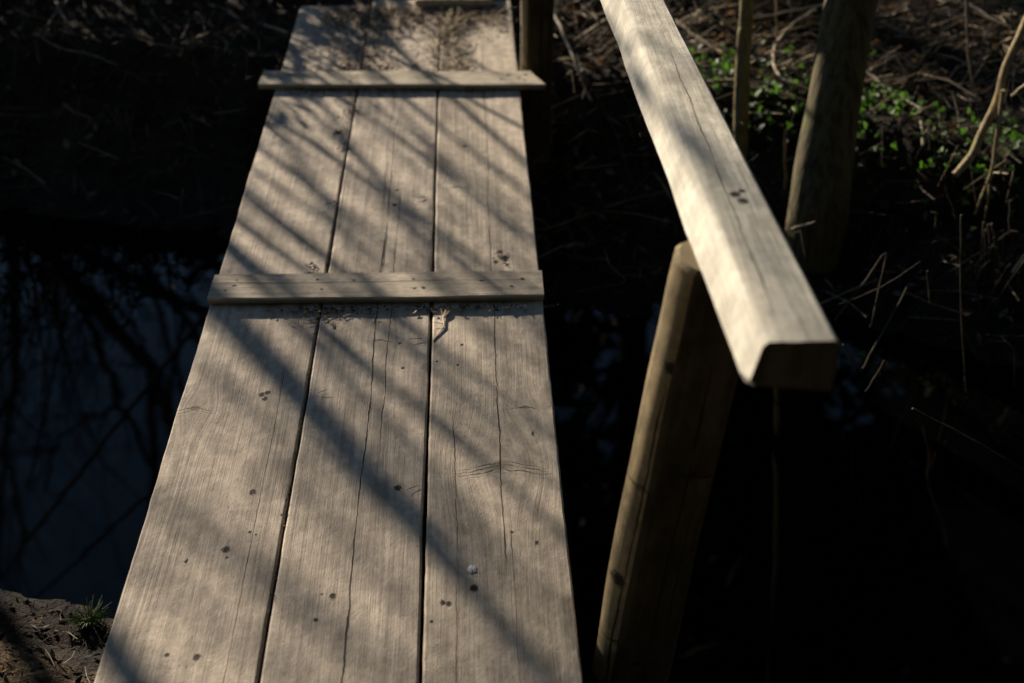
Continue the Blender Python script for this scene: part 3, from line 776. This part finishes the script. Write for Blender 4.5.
b5 = b4 + (b4 - b3) * 1.2 + Vector((0, 0, .5))
px_trunk([b0, b1, b2, b3, b4, b5], [.085, .084, .075, .069, .06, .05], 'thick leaning tree trunk with a thin sunlit left edge right of the handrail', TRK, 1.4, .2, 3)
c0 = at_y(740, 175, 3.85); c1 = at_y(741, 120, 3.88); c2 = at_y(744, 40, 3.9); c3 = at_y(747, 0, 3.92); c4 = at_y(757, -250, 4.0)
c0.z = min(c0.z, ground_z(c0.x, c0.y) - .05)
px_trunk([c0, c1, c2, c3, c4, c4 + (c4 - c3) * 1.3], [.024, .023, .021, .020, .017, .013], 'slender upright sapling between the handrail and the thick trunk', bark('sapling_bark', (.09, .075, .035), (.26, .21, .105), 2), .8, 0, 5)

# bare trees beyond the far bank: their branches are what the water mirrors
random.seed(23)
GT = 'bare trees beyond the far bank'; LT = 'tall bare tree beyond the far bank, mirrored in the dark water'
for (x, y, h, r, lx, ly) in [(-8.2, 18.5, 16, .26, .26, -.05), (-8.6, 25, 20, .24, .1, 0)]:
    bare_tree((x, y, 0), h, r, LT, GT, (lx, ly), 5, BKD)

# a tree leaning in from the left whose long limbs hang over the stream and are mirrored in it
random.seed(77)
def mirrored(px, py, Y):
    p = at_z(px, py, WZ); d = ray(px, py); d.z = -d.z
    return p + d * ((Y - p.y) / d.y)
tb = mirrored(2, 190, 14.); tb.z = ground_z(tb.x, tb.y) - .05; lt = empty('tree', tb)
tag(lt, 'crooked bare tree on the far left bank mirrored in the dark water', 'tree')
t1 = mirrored(12, 205, 14.) - tb
mb = MB(); tp = curve([Vector((0, 0, 0)), t1 * .35 + Vector((-.08, 0, .1)), t1 * .7 + Vector((-.05, 0, .1)), t1], 5)
mb.tube(tp, [.11 - .0018 * i for i in range(len(tp))], 10); mb.build('trunk', BKD, lt)
limbs = [([(12, 205), (48, 240), (70, 275), (92, 325), (103, 362), (122, 408), (148, 470)], 14., .075, .03, 0),
         ([(70, 275), (112, 303), (134, 322), (146, 352), (168, 380), (192, 402)], 14., .038, .014, 1),
         ([(-20, 420), (8, 395), (36, 362), (70, 364), (103, 364), (150, 372)], 14., .022, .016, 1),
         ([(103, 362), (120, 392), (112, 410), (75, 425), (50, 455), (45, 490)], 14., .034, .018, 1),
         ([(-10, 430), (6, 450), (14, 485), (25, 540)], 14., .045, .03, 1),
         ([(92, 325), (60, 310), (30, 318), (-5, 345)], 14., .02, .01, 1)]
lm = MB(); cr = MB()
for pxs, Y, ra, rb, kind in limbs:
    pts = [mirrored(x, y, Y) - tb for x, y in pxs]
    if pxs[0][0] < 0: pts = [tp[-8]] + pts
    c = curve(pts, 7); n = len(c)
    c = [p + Vector((fbm(i * .35, Y, ra, 2), fbm(i * .35, Y + 5, ra, 2), fbm(i * .35, Y + 9, ra, 2))) * .07 * min(1, i / 5) for i, p in enumerate(c)]
    lm.tube(c, [ra + (rb - ra) * i / (n - 1) for i in range(n)], 7)
    for k in range(9):
        i = random.randrange(n // 4, n); d = (c[min(i + 1, n - 1)] - c[i - 1]).normalized()
        a = Matrix.Rotation(U(0, 6.28), 3, d) @ d.orthogonal().normalized()
        grow(cr, c[i], (d + a * U(.6, 1.3)).normalized(), U(.4, 1.0), max(.008, rb * .5), 3, 6, 4, .0)
lm.build('limb', BKD, lt); cr.build('crown', BKD, lt)

# slender stems up-sun whose shadows fall in bands over the planks
random.seed(31)
GS = 'slender stems in the thicket up-sun of the footbridge'; LS = 'slender bare stem in the thicket on the far left bank'
bands = [  # (far px, near px, distance up-sun, radius)
    ((239, 333), (480, 600), 6.4, .036),
    ((274, 118), (489, 268), 3.0, .0095),
    ((324, 341), (504, 460), 5.6, .009),
    ((438, 345), (555, 439), 4.4, .008),
    ((461, 440), (553, 518), 4.8, .012),
    ((447, 500), (567, 632), 6.5, .012),
    ((153, 503), (269, 586), 8.5, .017),
    ((240, 222), (306, 270), 3.6, .012),
    ((246, 200), (300, 242), 3.8, .008),
    ((305, 170), (368, 262), 5.0, .012),
    ((355, 110), (405, 148), 3.2, .008),
    ((402, 118), (430, 150), 3.4, .006),
    ((461, 106), (518, 158), 2.9, .010),
    ((480, 106), (524, 130), 2.8, .008),
    ((352, 150), (398, 195), 3.4, .008),
    ((255, 170), (293, 197), 4.0, .008),
    ((207, 624), (262, 668), 8, .010),
    ((95, 640), (124, 683), 6.0, .030),
    ((395, 40), (420, 72), 3.0, .007),
    ((455, 50), (510, 90), 3.0, .006),
    ((520, 380), (556, 430), 4.6, .007),
    ((290, 112), (345, 150), 3.0, 0.0035), ((375, 108), (420, 140), 3.3, 0.0035), ((420, 108), (470, 150), 3.0, 0.0042),
    ((262, 150), (320, 190), 3.6, 0.0042), ((300, 150), (345, 182), 4.2, 0.0042), ((395, 150), (440, 190), 3.8, 0.0042),
    ((440, 165), (490, 205), 3.4, 0.0042), ((330, 195), (390, 242), 4.4, 0.0049), ((390, 200), (450, 250), 4.2, 0.0049),
    ((470, 180), (522, 222), 3.6, 0.0049), ((228, 245), (262, 270), 4.0, 0.0070), ((270, 215), (335, 265), 4.6, 0.0042),
    ((480, 330), (548, 385), 4.6, .004), ((250, 320), (300, 372), 7, .006), ((380, 330), (470, 405), 8, .008), ((190, 400), (262, 465), 9, .006), ((300, 400), (420, 500), 8.5, .009), ((450, 470), (520, 540), 8, .008), ((250, 540), (340, 625), 9.5, .006), ((380, 560), (450, 640), 9, .010), ((480, 395), (545, 455), 7, .006), ((330, 470), (400, 530), 7.5, .008),
]
STB = bark('stem_bark', (.06, .05, .035), (.14, .115, .075), 2)
bands = [b + (0,) for b in bands] + [  # these cross the handrail
    ((660, 100), (735, 165), 4.6, .010, .68), ((745, 225), (795, 290), 4.4, .007, .68), ((615, 22), (672, 52), 5.0, .007, .68)]
for (pa, pb, t1, r, zz) in bands:
    A = at_z(*pa, zz); B = at_z(*pb, zz)
    t2 = t1 + (B - A).length / math.cos(EL)
    Q1 = A + S * t1; Q2 = B + S * t2
    d = (Q2 - Q1).normalized()
    if d.z < .5: d = (d + Vector((0, 0, .8))).normalized()
    base = Q1 - d * ((Q1.z + .05) / d.z)
    base.z = ground_z(base.x, base.y) - .05
    root = empty('sapling', base); tag(root, LS, 'sapling', GS)
    top = Q2 + d * U(.15, .35)
    pts = [Vector((0, 0, 0)), (Q1 - base), (Q2 - base), top - base]
    pts = curve(pts, 8); n = len(pts); sd = U(0, 99)
    pts = [p + Vector((fbm(p.z * .9, sd, 0, 3), fbm(p.z * .9, sd + 9, 0, 3), 0)) * .022 * min(1, i / 4) for i, p in enumerate(pts)]
    mb = MB(); mb.tube(pts, [r * (1.15 - .95 * (i / (n - 1)) ** 2.5) for i in range(n)], 8); mb.build('trunk', STB, root)
    cr = MB()
    for k in range(3):
        i = random.randrange(n // 3, n)
        a = Matrix.Rotation(U(0, 6.28), 3, 'Z') @ Vector((1, 0, 0))
        grow(cr, pts[i], (d + a * U(.3, .7)).normalized(), U(.25, .6), max(.0025, r * .32), 3, 4, 4)
    cr.build('crown', STB, root)

# low bramble along the far left bank, further back than the picture reaches
random.seed(41)
BRM = [plain('bramble_stem', (.05, .035, .025), (.11, .08, .05), 30), plain('bramble_leaf', (.02, .035, .012), (.05, .06, .022), 30, .6, .3)]
mb = MB()
for _ in range(1500):
    x = U(-7, -.75); y = U(5.05, 7.2) + .1 * x; zb = ground_z(x, y)
    hh = .62 * (1 - .5 * max(0, (x + 1.4) / .65))
    a = U(0, 6.28); d = Vector((math.cos(a) * .5, math.sin(a) * .4, 0)); z1 = zb + U(.3, 1) * hh
    mb.tube([(x, y, zb), Vector((x, y, z1)) + d * .3, Vector((x, y, z1 * .9)) + d * .8, Vector((x, y, z1 * .5)) + d * 1.1], [.004, .0035, .003, .002], 4, 0, False)
for _ in range(9000):
    x = U(-7, -.7); y = U(5.05, 7.3) + .1 * x; hh = .6 * (1 - .5 * max(0, (x + 1.4) / .65))
    leaf(mb, Vector((x, y, ground_z(x, y) + U(.02, 1) * hh)), U(.02, .045), 1, None, 1.2)
tag(mb.build('bramble_thicket', BRM, smooth=False), 'low tangled bramble thicket on the far left bank', 'bramble', kind='stuff')

# ivy-clad trees standing close on the right and behind: they keep the stream dark
random.seed(53)
EVL = plain('evergreen_leaf', (.014, .026, .010), (.035, .05, .018), 8, .5, .3)
def ivy_tree(x, y, h, cw, label, group, n, l0=.07, l1=.15, lo=.12):
    z = ground_z(x, y) - .05; root = empty('tree', (x, y, z)); tag(root, label, 'tree', group)
    tr = MB(); pts = [Vector((.1 * fbm(i * .5, x, 0, 2), .1 * fbm(i * .5, y, 3, 2), h * .9 * i / 8)) for i in range(9)]
    tr.tube(pts, [.16 * (1 - .09 * i) for i in range(9)], 10); tr.build('trunk', BKD, root)
    cr = MB(); cl = []
    for k in range(34):
        zz = U(lo, 1.) * h; rr = cw * math.sqrt(max(.1, 1 - ((zz / h - .5) / .62) ** 2)) * U(.2, 1); a = U(0, 6.28)
        c = Vector((rr * math.cos(a), rr * math.sin(a), zz)); cl.append((c, U(.35, .8) * (1.3 if cw > 2.5 else 1 if cw > 1.2 else .5)))
        cr.tube([pts[min(8, int(zz / h * 7))], c], [.03, .008], 5, 0, False)
    for _ in range(n):
        c, s = random.choice(cl); v = Vector((random.gauss(0, 1), random.gauss(0, 1), random.gauss(0, .8))) * s * .55
        leaf(cr, c + v, U(l0, l1), 1, None, 1.5)
    cr.build('crown', [BKD, EVL], root, smooth=False)
GI = 'ivy-clad trees shading the stream'; LI = 'dense dark ivy-clad tree shading the stream'
for (x, y, h, cw) in [(3.4, 7.4, 9, 2.2), (1.3, 9.8, 11, 2.3), (6.0, 5.6, 8, 2.2), (5.2, 11, 12, 2.6), (4.8, 1.5, 7, 2.2)]:
    ivy_tree(x, y, h, cw, LI, GI, 9000, .11, .2)
GY = 'unseen evergreens added over the near bank to block the sky'; LY = 'unseen spreading evergreen tree added over the near bank to block the sky'  # out of view, added to cut sky light around the camera
for (x, y, h, cw) in [(3.6, -1.6, 7.5, 3.0), (.6, -2.4, 8, 3.2), (-2.4, -2.6, 8, 3.0), (-5.2, -1.6, 7, 2.6)]:
    ivy_tree(x, y, h, cw, LY, GY, 9000, .14, .24, .30)
ivy_tree(-1.57, 10.3, 2.4, .75, 'smaller unseen holly bush added on the far bank to shade the right bank', None, 3500, .05, .09, .05)  # both bushes are added up-sun to shade ground right of the thick trunk
ivy_tree(-.35, 9.6, 2.7, 1.0, 'larger unseen holly bush added on the far bank to shade the right bank', None, 5000, .05, .09, .05)

hz = empty('shadescreen', (0, -4.4, ground_z(0, -4.4))); tag(hz, 'tall dense dark hedge added unseen on the near bank to block the sky', 'shadescreen')  # unseen, added behind the camera to cut sky light
fo = MB()
for _ in range(26000):
    x = U(-9, 8); z = U(0, 4.2); leaf(fo, Vector((x, random.gauss(0, .35) + .25 * fbm(x, z, 0, 3), z + .2 * fbm(x, 3, 0, 2))), U(.10, .18), 0, None, 1.5)
fo.build('foliage', EVL, hz, smooth=False)
st = MB()
for k in range(30):
    x = -8.7 + k * .57; st.tube([(x, 0, -.05), (x + U(-.1, .1), U(-.1, .1), 2.2), (x + U(-.2, .2), 0, 3.9)], [.035, .025, .01], 6)
st.build('stems', BKD, hz)
